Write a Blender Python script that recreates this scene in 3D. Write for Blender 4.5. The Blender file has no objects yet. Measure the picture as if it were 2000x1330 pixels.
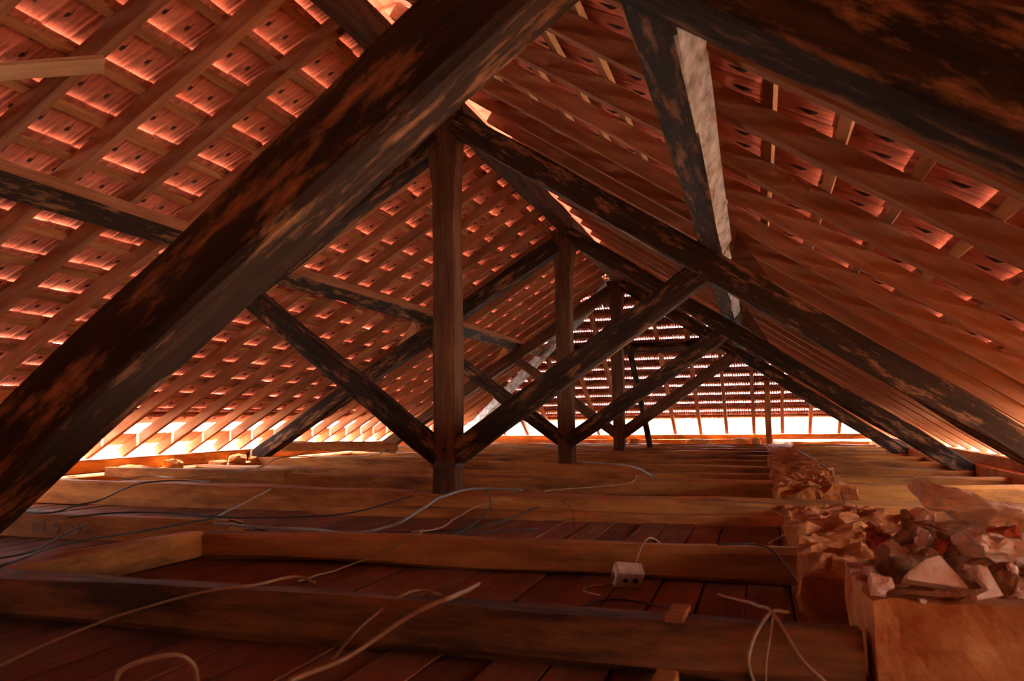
import bpy, bmesh, math, random
from mathutils import Vector, Matrix
from mathutils.noise import noise as pnoise

S = bpy.context.scene
COL = S.collection
random.seed(7)

# ------------------------------------------------------------------ camera, sky, sun, exposure
F_PX, YAW, PITCH, ROLL = 1559.03, 0.2967, 0.0981, -0.0121
CAM = Vector((1.9941, 0.0, 0.4943))
cy, sy, cp, sp = math.cos(YAW), math.sin(YAW), math.cos(PITCH), math.sin(PITCH)
FW = Vector((-sy * cp, cy * cp, sp)); RT = Vector((cy, sy, 0)); UP = RT.cross(FW)
c, s = math.cos(ROLL), math.sin(ROLL)
R2 = c * RT + s * UP; U2 = -s * RT + c * UP
cam_data = bpy.data.cameras.new('camera'); cam = bpy.data.objects.new('camera', cam_data); COL.objects.link(cam)
cam.matrix_world = Matrix(((R2.x, U2.x, -FW.x, CAM.x), (R2.y, U2.y, -FW.y, CAM.y), (R2.z, U2.z, -FW.z, CAM.z), (0, 0, 0, 1)))
cam_data.sensor_width = 36.0; cam_data.lens = F_PX / 2000 * 36.0; cam_data.clip_start = 0.02; cam_data.clip_end = 400
cam_data.dof.use_dof = True; cam_data.dof.focus_distance = 6.5; cam_data.dof.aperture_fstop = 5.6
S.camera = cam

world = bpy.data.worlds.new('sky'); S.world = world; world.use_nodes = True
wn = world.node_tree.nodes; wl = world.node_tree.links; wn.clear()
wo = wn.new('ShaderNodeOutputWorld'); wb = wn.new('ShaderNodeBackground'); sk = wn.new('ShaderNodeTexSky')
sk.sky_type = 'NISHITA'; sk.sun_disc = False; sk.sun_elevation = math.radians(62); sk.sun_rotation = math.radians(-40)
sk.dust_density = 4.0; sk.air_density = 1.0
hz = wn.new('ShaderNodeHueSaturation'); hz.inputs['Saturation'].default_value = 0.35
wl.new(sk.outputs[0], hz.inputs['Color']); wl.new(hz.outputs[0], wb.inputs[0]); wl.new(wb.outputs[0], wo.inputs[0]); wb.inputs[1].default_value = 0.6

sun_data = bpy.data.lights.new('sun', 'SUN'); sun = bpy.data.objects.new('sun', sun_data); COL.objects.link(sun)
sun_data.energy = 14.0; sun_data.angle = math.radians(1.0); sun_data.color = (1.0, 0.95, 0.88)
SUN_DIR = Vector((-0.02, -0.30, 0.95)).normalized()
sun.rotation_euler = SUN_DIR.to_track_quat('Z', 'Y').to_euler()
sun.location = (-6, 6, 20)

S.view_settings.view_transform = 'Standard'; S.view_settings.look = 'None'
S.view_settings.gamma = 1.0; S.view_settings.use_curve_mapping = False
S.view_settings.exposure = 3.45
S.cycles.use_denoising = True
S.cycles.max_bounces = 10; S.cycles.diffuse_bounces = 8; S.cycles.glossy_bounces = 2
S.cycles.sample_clamp_indirect = 3.0
S.cycles.caustics_reflective = False; S.cycles.caustics_refractive = False

# ------------------------------------------------------------------ materials
def new_mat(name):
    m = bpy.data.materials.new(name); m.use_nodes = True
    n = m.node_tree.nodes; l = m.node_tree.links; n.clear()
    o = n.new('ShaderNodeOutputMaterial'); b = n.new('ShaderNodeBsdfPrincipled')
    l.new(b.outputs[0], o.inputs[0])
    return m, n, l, b

def ramp(n, stops):
    r = n.new('ShaderNodeValToRGB')
    e = r.color_ramp.elements
    while len(e) < len(stops): e.new(0.5)
    for k, (p, c_) in enumerate(stops):
        e[k].position = p; e[k].color = (*c_, 1)
    return r

def wood(name, stops, scale=(1.3, 14, 14), rough=0.85, bump=0.25, patch=None, patch_lo=0.5, patch_hi=0.62, patch_scale=(1.6, 7, 7),
         vary=0.35, dust=None, saw=0.0):
    m, n, l, b = new_mat(name)
    tc = n.new('ShaderNodeTexCoord'); mp = n.new('ShaderNodeMapping'); mp.inputs['Scale'].default_value = scale
    oi = n.new('ShaderNodeObjectInfo')
    ad = n.new('ShaderNodeVectorMath'); ad.operation = 'ADD'
    mu = n.new('ShaderNodeMath'); mu.operation = 'MULTIPLY'; mu.inputs[1].default_value = 37.0
    l.new(oi.outputs['Random'], mu.inputs[0])
    l.new(tc.outputs['Object'], mp.inputs[0]); l.new(mp.outputs[0], ad.inputs[0]); l.new(mu.outputs[0], ad.inputs[1])
    ns = n.new('ShaderNodeTexNoise'); ns.inputs['Scale'].default_value = 1.6; ns.inputs['Detail'].default_value = 7; ns.inputs['Roughness'].default_value = 0.68
    l.new(ad.outputs[0], ns.inputs['Vector'])
    r = ramp(n, stops); l.new(ns.outputs[0], r.inputs[0])
    out = r.outputs[0]
    if patch:
        mp2 = n.new('ShaderNodeMapping'); mp2.inputs['Scale'].default_value = patch_scale
        ad2 = n.new('ShaderNodeVectorMath'); ad2.operation = 'ADD'
        l.new(tc.outputs['Object'], mp2.inputs[0]); l.new(mp2.outputs[0], ad2.inputs[0]); l.new(mu.outputs[0], ad2.inputs[1])
        n2 = n.new('ShaderNodeTexNoise'); n2.inputs['Scale'].default_value = 1.0; n2.inputs['Detail'].default_value = 6; n2.inputs['Roughness'].default_value = 0.7
        l.new(ad2.outputs[0], n2.inputs['Vector'])
        pr = ramp(n, [(patch_lo, (0, 0, 0)), (patch_hi, (1, 1, 1))]); l.new(n2.outputs[0], pr.inputs[0])
        mx = n.new('ShaderNodeMix'); mx.data_type = 'RGBA'; l.new(pr.outputs[0], mx.inputs[0]); l.new(out, mx.inputs[6]); mx.inputs[7].default_value = (*patch, 1)
        out = mx.outputs[2]
    hs = n.new('ShaderNodeHueSaturation'); mr = n.new('ShaderNodeMapRange'); mr.inputs[3].default_value = 1 - vary; mr.inputs[4].default_value = 1 + vary
    l.new(oi.outputs['Random'], mr.inputs[0]); l.new(mr.outputs[0], hs.inputs['Value']); l.new(out, hs.inputs['Color'])
    l.new(hs.outputs[0], b.inputs['Base Color'])
    b.inputs['Roughness'].default_value = rough; b.inputs['Specular IOR Level'].default_value = 0.2
    bp = n.new('ShaderNodeBump'); bp.inputs['Strength'].default_value = bump; bp.inputs['Distance'].default_value = 0.02
    hgt = ns.outputs[0]
    if saw:
        wv = n.new('ShaderNodeTexWave'); wv.inputs['Scale'].default_value = 14; wv.inputs['Distortion'].default_value = 1.5
        l.new(tc.outputs['Object'], wv.inputs['Vector'])
        am = n.new('ShaderNodeMath'); am.operation = 'MULTIPLY_ADD'; am.inputs[1].default_value = saw
        l.new(wv.outputs[1], am.inputs[0]); l.new(ns.outputs[0], am.inputs[2]); hgt = am.outputs[0]
    l.new(hgt, bp.inputs['Height']); l.new(bp.outputs[0], b.inputs['Normal'])
    return m

M = {}
M['soot_shade'] = wood('soot_shade_timber', [(0.3, (0.014, 0.007, 0.0045)), (0.55, (0.038, 0.018, 0.01)), (0.75, (0.08, 0.035, 0.017))], bump=0.5,
                 patch=(0.34, 0.15, 0.062), patch_lo=0.52, patch_hi=0.68, patch_scale=(3.6, 15, 15), vary=0.15)  # soot on the trusses; doubles as painted shade on purlin faces
M['old'] = wood('old_brown_timber', [(0.3, (0.05, 0.021, 0.01)), (0.55, (0.13, 0.052, 0.022)), (0.75, (0.22, 0.09, 0.038))], bump=0.45,
                patch=(0.05, 0.025, 0.016), patch_lo=0.5, patch_hi=0.68, vary=0.15)
M['grey'] = wood('lit_weathered_timber', [(0.34, (0.2, 0.22, 0.25)), (0.52, (0.48, 0.56, 0.64)), (0.7, (0.7, 0.8, 0.9))], scale=(4, 9, 9), bump=0.5, vary=0.1,
                 patch=(0.2, 0.12, 0.075), patch_lo=0.52, patch_hi=0.72, patch_scale=(5, 11, 11))  # pale blue-grey with daylight put into the colour, plus weathered streaks
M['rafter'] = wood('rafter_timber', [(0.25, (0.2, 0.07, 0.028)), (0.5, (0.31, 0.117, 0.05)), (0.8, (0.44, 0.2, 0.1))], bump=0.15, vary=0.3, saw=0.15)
M['batten'] = wood('batten_timber', [(0.25, (0.22, 0.075, 0.025)), (0.5, (0.34, 0.125, 0.042)), (0.8, (0.46, 0.21, 0.08))], bump=0.15, vary=0.3)
M['joist'] = wood('dusty_joist_timber', [(0.25, (0.24, 0.08, 0.016)), (0.5, (0.43, 0.165, 0.034)), (0.8, (0.58, 0.245, 0.055))], scale=(1.5, 9, 9), bump=0.35,
                  patch=(0.14, 0.046, 0.015), patch_lo=0.46, patch_hi=0.68, patch_scale=(1.2, 5, 5), vary=0.15)
M['joist_dark'] = wood('shaded_joist_timber', [(0.25, (0.1, 0.036, 0.012)), (0.5, (0.22, 0.085, 0.024)), (0.8, (0.38, 0.155, 0.042))], scale=(1.5, 9, 9), bump=0.5,
                  patch=(0.05, 0.022, 0.01), patch_lo=0.42, patch_hi=0.62, patch_scale=(1.6, 7, 7), vary=0.1)  # tone lowered overall to stand for the joist's unlit front
M['board'] = wood('ceiling_board_timber', [(0.25, (0.1, 0.034, 0.014)), (0.5, (0.19, 0.062, 0.022)), (0.8, (0.28, 0.1, 0.034))], scale=(2.0, 9, 9), bump=0.2, vary=0.25)
M['pale'] = wood('pale_timber', [(0.25, (0.4, 0.2, 0.09)), (0.5, (0.55, 0.3, 0.15)), (0.8, (0.65, 0.4, 0.22))], bump=0.1, vary=0.1)

def tile_mat():
    m, n, l, b = new_mat('terracotta')
    oi = n.new('ShaderNodeObjectInfo'); ge = n.new('ShaderNodeNewGeometry')
    ad = n.new('ShaderNodeMath'); ad.operation = 'ADD'; fr = n.new('ShaderNodeMath'); fr.operation = 'FRACT'
    l.new(oi.outputs['Random'], ad.inputs[0]); l.new(ge.outputs['Random Per Island'], ad.inputs[1]); l.new(ad.outputs[0], fr.inputs[0])
    r = ramp(n, [(0.0, (0.48, 0.12, 0.055)), (0.5, (0.58, 0.155, 0.078)), (1.0, (0.64, 0.2, 0.11))])
    l.new(fr.outputs[0], r.inputs[0])
    tc = n.new('ShaderNodeTexCoord'); ns = n.new('ShaderNodeTexNoise'); ns.inputs['Scale'].default_value = 18; ns.inputs['Detail'].default_value = 5
    l.new(tc.outputs['Object'], ns.inputs['Vector'])
    r2 = ramp(n, [(0.3, (0.65, 0.65, 0.65)), (0.6, (1, 1, 1))]); l.new(ns.outputs[0], r2.inputs[0])
    mx = n.new('ShaderNodeMix'); mx.data_type = 'RGBA'; mx.blend_type = 'MULTIPLY'; mx.inputs[0].default_value = 1.0
    l.new(r.outputs[0], mx.inputs[6]); l.new(r2.outputs[0], mx.inputs[7]); l.new(mx.outputs[2], b.inputs['Base Color'])
    b.inputs['Roughness'].default_value = 0.7
    return m
M['tile'] = tile_mat()
M['tile_top'] = None

def rough_mat(name, stops, scale=5.0, bump=0.6, detail=8, dist=0.03):
    m, n, l, b = new_mat(name)
    tc = n.new('ShaderNodeTexCoord'); ns = n.new('ShaderNodeTexNoise'); ns.inputs['Scale'].default_value = scale; ns.inputs['Detail'].default_value = detail; ns.inputs['Roughness'].default_value = 0.65
    l.new(tc.outputs['Object'], ns.inputs['Vector'])
    r = ramp(n, stops); l.new(ns.outputs[0], r.inputs[0]); l.new(r.outputs[0], b.inputs['Base Color'])
    bp = n.new('ShaderNodeBump'); bp.inputs['Strength'].default_value = bump; bp.inputs['Distance'].default_value = dist
    l.new(ns.outputs[0], bp.inputs['Height']); l.new(bp.outputs[0], b.inputs['Normal'])
    b.inputs['Roughness'].default_value = 0.9; b.inputs['Specular IOR Level'].default_value = 0.15
    return m
M['masonry'] = rough_mat('dusty_plastered_masonry', [(0.34, (0.36, 0.06, 0.015)), (0.42, (0.42, 0.12, 0.03)), (0.5, (0.48, 0.18, 0.046)), (0.62, (0.56, 0.23, 0.065)), (0.75, (0.66, 0.36, 0.13))], 5)
M['earth'] = rough_mat('earthy_mortar', [(0.3, (0.24, 0.06, 0.015)), (0.5, (0.42, 0.125, 0.03)), (0.75, (0.54, 0.2, 0.055))], 9, 1.0)
M['plaster'] = rough_mat('broken_plaster', [(0.3, (0.52, 0.3, 0.17)), (0.48, (0.78, 0.56, 0.4)), (0.7, (0.88, 0.72, 0.56))], 12)
M['dull'] = rough_mat('dusty_rubble', [(0.3, (0.22, 0.09, 0.04)), (0.55, (0.34, 0.16, 0.075)), (0.75, (0.42, 0.22, 0.11))], 12)
M['brick'] = rough_mat('red_brick', [(0.3, (0.3, 0.05, 0.02)), (0.6, (0.42, 0.08, 0.03)), (0.8, (0.5, 0.14, 0.06))], 14)
M['dust'] = rough_mat('eaves_dust', [(0.3, (0.4, 0.17, 0.045)), (0.55, (0.56, 0.27, 0.085)), (0.75, (0.66, 0.36, 0.13))], 14, 0.8)
M['ground'] = rough_mat('sunlit_ground', [(0.3, (0.36, 0.33, 0.28)), (0.7, (0.5, 0.46, 0.4))], 0.5, 0.1)

M['notch'] = rough_mat('shaded_tile_notch', [(0.3, (0.03, 0.012, 0.008)), (0.7, (0.07, 0.025, 0.015))], 20, 0.2)  # dark lug colour stands for the shadow in the notch
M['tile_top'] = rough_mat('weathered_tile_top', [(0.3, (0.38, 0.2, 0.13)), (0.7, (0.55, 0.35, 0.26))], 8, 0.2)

def plain(name, col, rough=0.6):
    m, n, l, b = new_mat(name)
    ns = n.new('ShaderNodeTexNoise'); ns.inputs['Scale'].default_value = 30
    tc = n.new('ShaderNodeTexCoord'); l.new(tc.outputs['Object'], ns.inputs['Vector'])
    r = ramp(n, [(0.35, tuple(x * 0.75 for x in col)), (0.65, col)]); l.new(ns.outputs[0], r.inputs[0]); l.new(r.outputs[0], b.inputs['Base Color'])
    b.inputs['Roughness'].default_value = rough
    return m
M['wire_tan'] = plain('tan_cable', (0.34, 0.16, 0.06))
M['wire_grey'] = plain('grey_cable', (0.24, 0.22, 0.2), 0.45)
M['wire_dark'] = plain('dark_cable', (0.045, 0.03, 0.022))
M['wire_pale'] = plain('pale_cable', (0.46, 0.29, 0.14))
M['socket'] = plain('pale_plastic', (0.7, 0.45, 0.3))
M['hole'] = plain('black_recess', (0.012, 0.01, 0.009))
M['paint'] = plain('black_marking_paint', (0.09, 0.04, 0.02))
M['iron'] = plain('rusty_iron', (0.07, 0.035, 0.02))

# ------------------------------------------------------------------ helpers
def link(name, me, mat=None, parent=None):
    o = bpy.data.objects.new(name, me); COL.objects.link(o)
    if parent: o.parent = parent
    if mat is not None and me is not None and hasattr(me, 'materials') and not len(me.materials): me.materials.append(mat)
    return o

def empty(name, loc=(0, 0, 0), mat=None):
    o = bpy.data.objects.new(name, None); COL.objects.link(o); o.empty_display_size = 0.1
    if mat is not None: o.matrix_world = mat
    else: o.location = loc
    return o

def tag(o, label=None, cat=None, group=None, kind=None):
    if label: o['label'] = label
    if cat: o['category'] = cat
    if group: o['group'] = group
    if kind: o['kind'] = kind
    return o

def prism_mesh(rings, name='mesh', caps=True, smooth=False):
    n = len(rings[0]); v = [p for r in rings for p in r]; f = []
    for i in range(len(rings) - 1):
        for j in range(n):
            f.append((i * n + j, i * n + (j + 1) % n, (i + 1) * n + (j + 1) % n, (i + 1) * n + j))
    if caps:
        f.append(tuple(reversed(range(n)))); f.append(tuple((len(rings) - 1) * n + j for j in range(n)))
    me = bpy.data.meshes.new(name); me.from_pydata([tuple(p) for p in v], [], f); me.update()
    bm = bmesh.new(); bm.from_mesh(me); bmesh.ops.recalc_face_normals(bm, faces=bm.faces); bm.to_mesh(me); bm.free()
    if smooth:
        for p in me.polygons: p.use_smooth = True
    return me

def beam_mesh(L, w, h, seg=8, cham=0.08, jit=0.0, seed=0, bow=0.0, log=0.0, prof=None):
    """timber along +X from 0 to L, w across Y, h across Z, centred; chamfered, slightly wavy"""
    rings = []
    rnd = random.Random(seed); ox = rnd.uniform(0, 100)
    for i in range(seg + 1):
        t = i / seg; x = L * t
        kw, kh, dy, dz = prof(t) if prof else (1, 1, 0, 0)
        a, b_ = w / 2 * kw, h / 2 * kh; cc = cham * min(w, h)
        if log: cc = log * min(w, h)
        base = [(-a + cc, -b_), (a - cc, -b_), (a, -b_ + cc), (a, b_ - cc), (a - cc, b_), (-a + cc, b_), (-a, b_ - cc), (-a, -b_ + cc)]
        ring = []
        for k, (y, z) in enumerate(base):
            jy = jit * pnoise(Vector((x * 1.7 + ox, k * 3.1, 0.3))); jz = jit * pnoise(Vector((x * 1.7 + ox, k * 3.1, 9.3)))
            ring.append((x, y + jy + dy, z + jz + dz + bow * math.sin(math.pi * t)))
        rings.append(ring)
    return prism_mesh(rings)

def frame(P0, P1, up=(0, 0, 1)):
    x = (Vector(P1) - Vector(P0)); L = x.length; x.normalize()
    y = Vector(up).cross(x)
    if y.length < 1e-4: y = Vector((0, 1, 0)).cross(x)
    y.normalize(); z = x.cross(y)
    m = Matrix(((x.x, y.x, z.x, P0[0]), (x.y, y.y, z.y, P0[1]), (x.z, y.z, z.z, P0[2]), (0, 0, 0, 1)))
    return m, L

def beam(name, P0, P1, w, h, mat, parent=None, up=(0, 0, 1), **kw):
    m, L = frame(P0, P1, up)
    kw.setdefault('seg', max(2, int(L / 0.35))); kw.setdefault('jit', 0.012); kw.setdefault('seed', random.random())
    o = link(name, beam_mesh(L, w, h, **kw), mat, parent)
    if parent:
        o.matrix_local = parent.matrix_world.inverted() @ m
    else: o.matrix_world = m
    return o

def box_mesh(sx, sy_, sz, bevel=0.0, jit=0.0, cuts=0, seed=0):
    bm = bmesh.new(); bmesh.ops.create_cube(bm, size=1)
    bmesh.ops.scale(bm, vec=(sx, sy_, sz), verts=bm.verts)
    if cuts: bmesh.ops.subdivide_edges(bm, edges=bm.edges[:], cuts=cuts, use_grid_fill=True)
    if bevel: bmesh.ops.bevel(bm, geom=bm.edges[:], offset=bevel, segments=1, affect='EDGES')
    if jit:
        off = Vector((seed * 3.7, seed * 1.3, seed))
        for v in bm.verts:
            q = v.co * 9 + off
            for a_, f_ in ((1.0, 1.0), (0.32, 2.7), (0.12, 6.1)):
                v.co += jit * a_ * Vector((pnoise(q * f_), pnoise(q * f_ + Vector((5, 0, 0))), pnoise(q * f_ + Vector((0, 7, 0)))))
    me = bpy.data.meshes.new('block'); bm.to_mesh(me); bm.free(); return me

def rock_mesh(w, d, h, seed, n=16, boxy=0.6, rough=0.10):
    rnd = random.Random(seed); bm = bmesh.new()
    for i in range(n):
        v = Vector((rnd.uniform(-1, 1), rnd.uniform(-1, 1), rnd.uniform(-1, 1)))
        m = max(abs(v.x), abs(v.y), abs(v.z)); l2 = v.length
        v = v / (m * boxy + l2 * (1 - boxy))
        bm.verts.new((v.x * w / 2, v.y * d / 2, v.z * h / 2))
    r = bmesh.ops.convex_hull(bm, input=bm.verts)
    bmesh.ops.delete(bm, geom=[g for g in r['geom_interior'] if isinstance(g, bmesh.types.BMVert)], context='VERTS')
    bmesh.ops.subdivide_edges(bm, edges=bm.edges[:], cuts=4, use_grid_fill=True)
    bmesh.ops.triangulate(bm, faces=bm.faces[:])
    k = min(w, d, h) * rough; off = Vector((seed, seed * 0.7, 0)); fq = 2.2 / min(w, d, h)
    for v in bm.verts:
        q = v.co * fq + off
        for a_, f_ in ((1.0, 1.0), (0.5, 2.9)):
            v.co += k * a_ * Vector((pnoise(q * f_), pnoise(q * f_ + Vector((5, 0, 0))), pnoise(q * f_ + Vector((0, 7, 0)))))
    me = bpy.data.meshes.new('rock'); bm.to_mesh(me); bm.free(); return me

def poly_mesh(pts, thick, jit=0.0, seed=0):
    """flat irregular slab: outline in local XZ, thickness along Y"""
    rnd = random.Random(seed)
    a = [Vector((x, -thick / 2 + rnd.uniform(-jit, jit), z)) for x, z in pts]
    b_ = [Vector((x * 0.94 + rnd.uniform(-jit, jit), thick / 2, z * 0.94 + rnd.uniform(-jit, jit))) for x, z in pts]
    return prism_mesh([a, b_])

# ------------------------------------------------------------------ roof constants
YK = [1.582, 5.082, 8.582, 12.082]                 # truss planes
ZL, ML = 2.74, 0.62                                # underside of the common rafters, left slope
ZR, MR = 2.86, 0.675                               # right slope
ZH, MH = 2.75, 0.63                                # hip end
YHIP = 12.08; YEND = 16.2; YNEAR = -2.6
RD = 0.095                                         # rafter depth
BT = 0.03                                          # batten thickness
CL, SL = 1 / math.sqrt(1 + ML * ML), ML / math.sqrt(1 + ML * ML)
CR, SR = 1 / math.sqrt(1 + MR * MR), MR / math.sqrt(1 + MR * MR)
CH, SH = 1 / math.sqrt(1 + MH * MH), MH / math.sqrt(1 + MH * MH)

# ------------------------------------------------------------------ ground outside, floor, walls
g = link('ground', box_mesh(160, 160, 0.3), M['ground']); g.location = (0, 6, -4.4); tag(g, kind='structure')

FZ = -0.125
floor = empty('floor', (0, 0, 0)); tag(floor, kind='structure')
rnd = random.Random(3)
x = -4.0
board_w = 0.152
bmeshes = [beam_mesh(19.0, board_w - 0.008, 0.022, seg=24, cham=0.05, jit=0.006, seed=k) for k in range(4)]
k = 0
while x < 4.0:
    o = link('floor_board', bmeshes[k % 4], M['board'], floor)
    o.matrix_local = Matrix.Translation((x + board_w / 2, YNEAR, FZ - 0.011 + rnd.uniform(-0.004, 0.003))) @ Matrix.Rotation(math.pi / 2, 4, 'Z')
    x += board_w; k += 1
o = link('ceiling_lining', box_mesh(8.2, 19.0, 0.02), M['board'], floor); o.location = (0, YNEAR + 9.5, FZ - 0.06)

def masonry_wall(name, x0, x1, y0, y1, z0, z1):
    o = link(name, box_mesh(x1 - x0, y1 - y0, z1 - z0, cuts=6, jit=0.02), M['masonry'])
    o.location = ((x0 + x1) / 2, (y0 + y1) / 2, (z0 + z1) / 2); tag(o, kind='structure'); return o
masonry_wall('wall_left', -4.42, -3.86, YNEAR, YEND + 0.4, -4.2, 0.02)
masonry_wall('wall_right', 3.92, 4.45, YNEAR, YEND + 0.4, -4.2, 0.02)
masonry_wall('eave_blocker_left', -4.42, -4.0, YNEAR, 1.4, 0.02, 0.42)  # unseen, added to close the eave gap and cut light near the camera
masonry_wall('eave_blocker_right', 4.14, 4.45, YNEAR, 0.6, 0.02, 0.42)  # likewise added out of view to hold back right eave light
gw = link('added_unseen_end_wall', prism_mesh([[(x_, YNEAR - 0.25, z_), (x_, YNEAR - 0.02, z_)][::1] + [(x_, YNEAR - 0.02, -4.2), (x_, YNEAR - 0.25, -4.2)] for x_, z_ in
          [(-4.42, 0.2), (-0.02, 2.95), (0.02, 2.95), (4.45, 0.1)]]), M['masonry']); tag(gw, kind='structure')  # unseen end wall, put in to stop light from behind the camera
masonry_wall('wall_back', -3.86, 2.25, YEND - 0.15, YEND + 0.4, -4.2, 0.055)
masonry_wall('wall_back_low', 2.25, 3.92, YEND - 0.15, YEND + 0.4, -4.2, 0.005)

# inner cross wall of mortared masonry standing between the joists
inner = empty('wall_inner', (2.4, 2.2, -0.5)); tag(inner, kind='structure')
def wall_block(x0, x1, y0, y1, z0, z1, mat='masonry', jit=0.03, seed=1, cuts=16):
    o = link('masonry_block', box_mesh(x1 - x0, y1 - y0, z1 - z0, cuts=cuts, jit=jit, seed=seed), M[mat], inner)
    o.location = Vector(((x0 + x1) / 2, (y0 + y1) / 2, (z0 + z1) / 2)) - inner.location
    return o
wall_block(2.215, 2.82, 1.97, 2.50, -0.9, 0.085, 'masonry', 0.016, 2, 20)
wall_block(2.12, 2.66, 2.52, 3.08, -0.9, 0.03, 'earth', 0.042, 3)
wall_block(2.115, 2.64, 3.30, 4.05, -0.6, 0.02, 'earth', 0.042, 4)
wall_block(2.11, 2.62, 4.05, 4.98, -0.6, -0.02, 'earth', 0.042, 5)
wall_block(2.10, 2.56, 5.27, 6.30, -0.5, 0.03, 'earth', 0.06, 6)
wall_block(2.10, 2.55, 6.52, 7.34, -0.5, 0.05, 'earth', 0.06, 7)
wall_block(2.10, 2.54, 7.50, 8.5, -0.5, 0.02, 'earth', 0.042, 8)
wall_block(2.10, 2.54, 8.72, 9.75, -0.5, 0.03, 'earth', 0.042, 9)
wall_block(2.12, 2.55, 9.9, 12.0, -0.5, 0.02, 'earth', 0.042, 10)
wall_block(2.12, 2.55, 12.2, 15.9, -0.5, 0.0, 'earth', 0.042, 11)

# ------------------------------------------------------------------ roof slopes: rafters, battens, tiles
def slope_matrix(kind):
    if kind == 'L':
        s_ = Vector((-CL, 0, -SL)); n_ = Vector((-SL, 0, CL)); q_ = Vector((0, -1, 0)); o_ = Vector((0, 0, ZL))
    elif kind == 'R':
        s_ = Vector((CR, 0, -SR)); n_ = Vector((SR, 0, CR)); q_ = Vector((0, 1, 0)); o_ = Vector((0, 0, ZR))
    else:
        s_ = Vector((0, CH, -SH)); n_ = Vector((0, SH, CH)); q_ = Vector((-1, 0, 0)); o_ = Vector((0, YHIP, ZH))
    return Matrix(((s_.x, q_.x, n_.x, o_.x), (s_.y, q_.y, n_.y, o_.y), (s_.z, q_.z, n_.z, o_.z), (0, 0, 0, 1)))

TW = 0.166
def tile_geo(L, tilt, lug=True, rib=1.0):
    """interlocking clay tile seen from inside: ribbed underside, X down the slope, Z outwards"""
    ys = [-0.5, -0.44, -0.40, -0.30, -0.26, -0.22, -0.10, -0.06, -0.02, 0.10, 0.14, 0.18, 0.30, 0.34, 0.40, 0.5]
    hb = [0.000, 0.000, 0.010, 0.010, 0.004, 0.010, 0.011, 0.003, 0.011, 0.011, 0.003, 0.010, 0.010, 0.000, 0.010, 0.010]
    v = []; f = []
    n = len(ys); xs = [0.0, L * 0.5, L]
    if rib > 1:                              # deep interlocking teeth
        ys = [-0.5 + (i + 0.5) / 16 for i in range(16)]; hb = [0.05 if (i // 2) % 2 else 0.0 for i in range(16)]; n = 16
    top = max(hb) + 0.012
    n = len(ys)
    for x_ in xs:
        dz = tilt * x_ / L
        for y_, h_ in zip(ys, hb): v.append((x_, y_ * (TW + 0.004), dz + h_))
        for y_ in (0.5, 0.1, -0.1, -0.5): v.append((x_, y_ * (TW + 0.004), dz + (top + 0.002 if abs(y_) > 0.2 else top)))
    m_ = n + 4
    for i in range(2):
        for j in range(m_):
            f.append((i * m_ + j, i * m_ + (j + 1) % m_, (i + 1) * m_ + (j + 1) % m_, (i + 1) * m_ + j))
    f.append(tuple(reversed(range(m_)))); f.append(tuple(2 * m_ + j for j in range(m_)))
    if lug:
        b0 = len(v); x0, x1, yc = L * 0.42, L * 0.68, 0.020
        d0 = tilt * x0 / L + 0.008; d1 = tilt * x1 / L + 0.008
        xm = x0 + (x1 - x0) * 0.72; dm = tilt * xm / L + 0.008
        v += [(x0, yc, d0), (xm, yc - 0.013, dm), (x1, yc - 0.008, d1), (x1, yc + 0.008, d1), (xm, yc + 0.013, dm), (xm, yc, dm - 0.011)]
        f += [(b0, b0 + 5, b0 + 1), (b0 + 1, b0 + 5, b0 + 2), (b0 + 2, b0 + 5, b0 + 3), (b0 + 3, b0 + 5, b0 + 4), (b0 + 4, b0 + 5, b0)]
    return v, f
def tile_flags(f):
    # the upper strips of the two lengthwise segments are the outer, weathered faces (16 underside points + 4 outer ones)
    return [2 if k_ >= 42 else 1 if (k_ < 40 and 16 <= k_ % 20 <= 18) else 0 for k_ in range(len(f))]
def mesh_from(v, f, mat, flags=None):
    me = bpy.data.meshes.new('tile'); me.from_pydata(v, [], f); me.update(); me.materials.append(mat)
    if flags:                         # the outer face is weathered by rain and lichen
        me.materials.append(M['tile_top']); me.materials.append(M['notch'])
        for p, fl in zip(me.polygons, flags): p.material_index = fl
    return me

def in_view(P, margin=60):
    d = P - CAM; z = d.dot(FW)
    if z < 0.2: return None
    px = 1000 + F_PX * d.dot(R2) / z; py = 665 - F_PX * d.dot(U2) / z
    if -margin < px < 2000 + margin and -margin < py < 1330 + margin: return z
    return None

TILT = 0.037
HEAD_N = RD + BT

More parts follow.
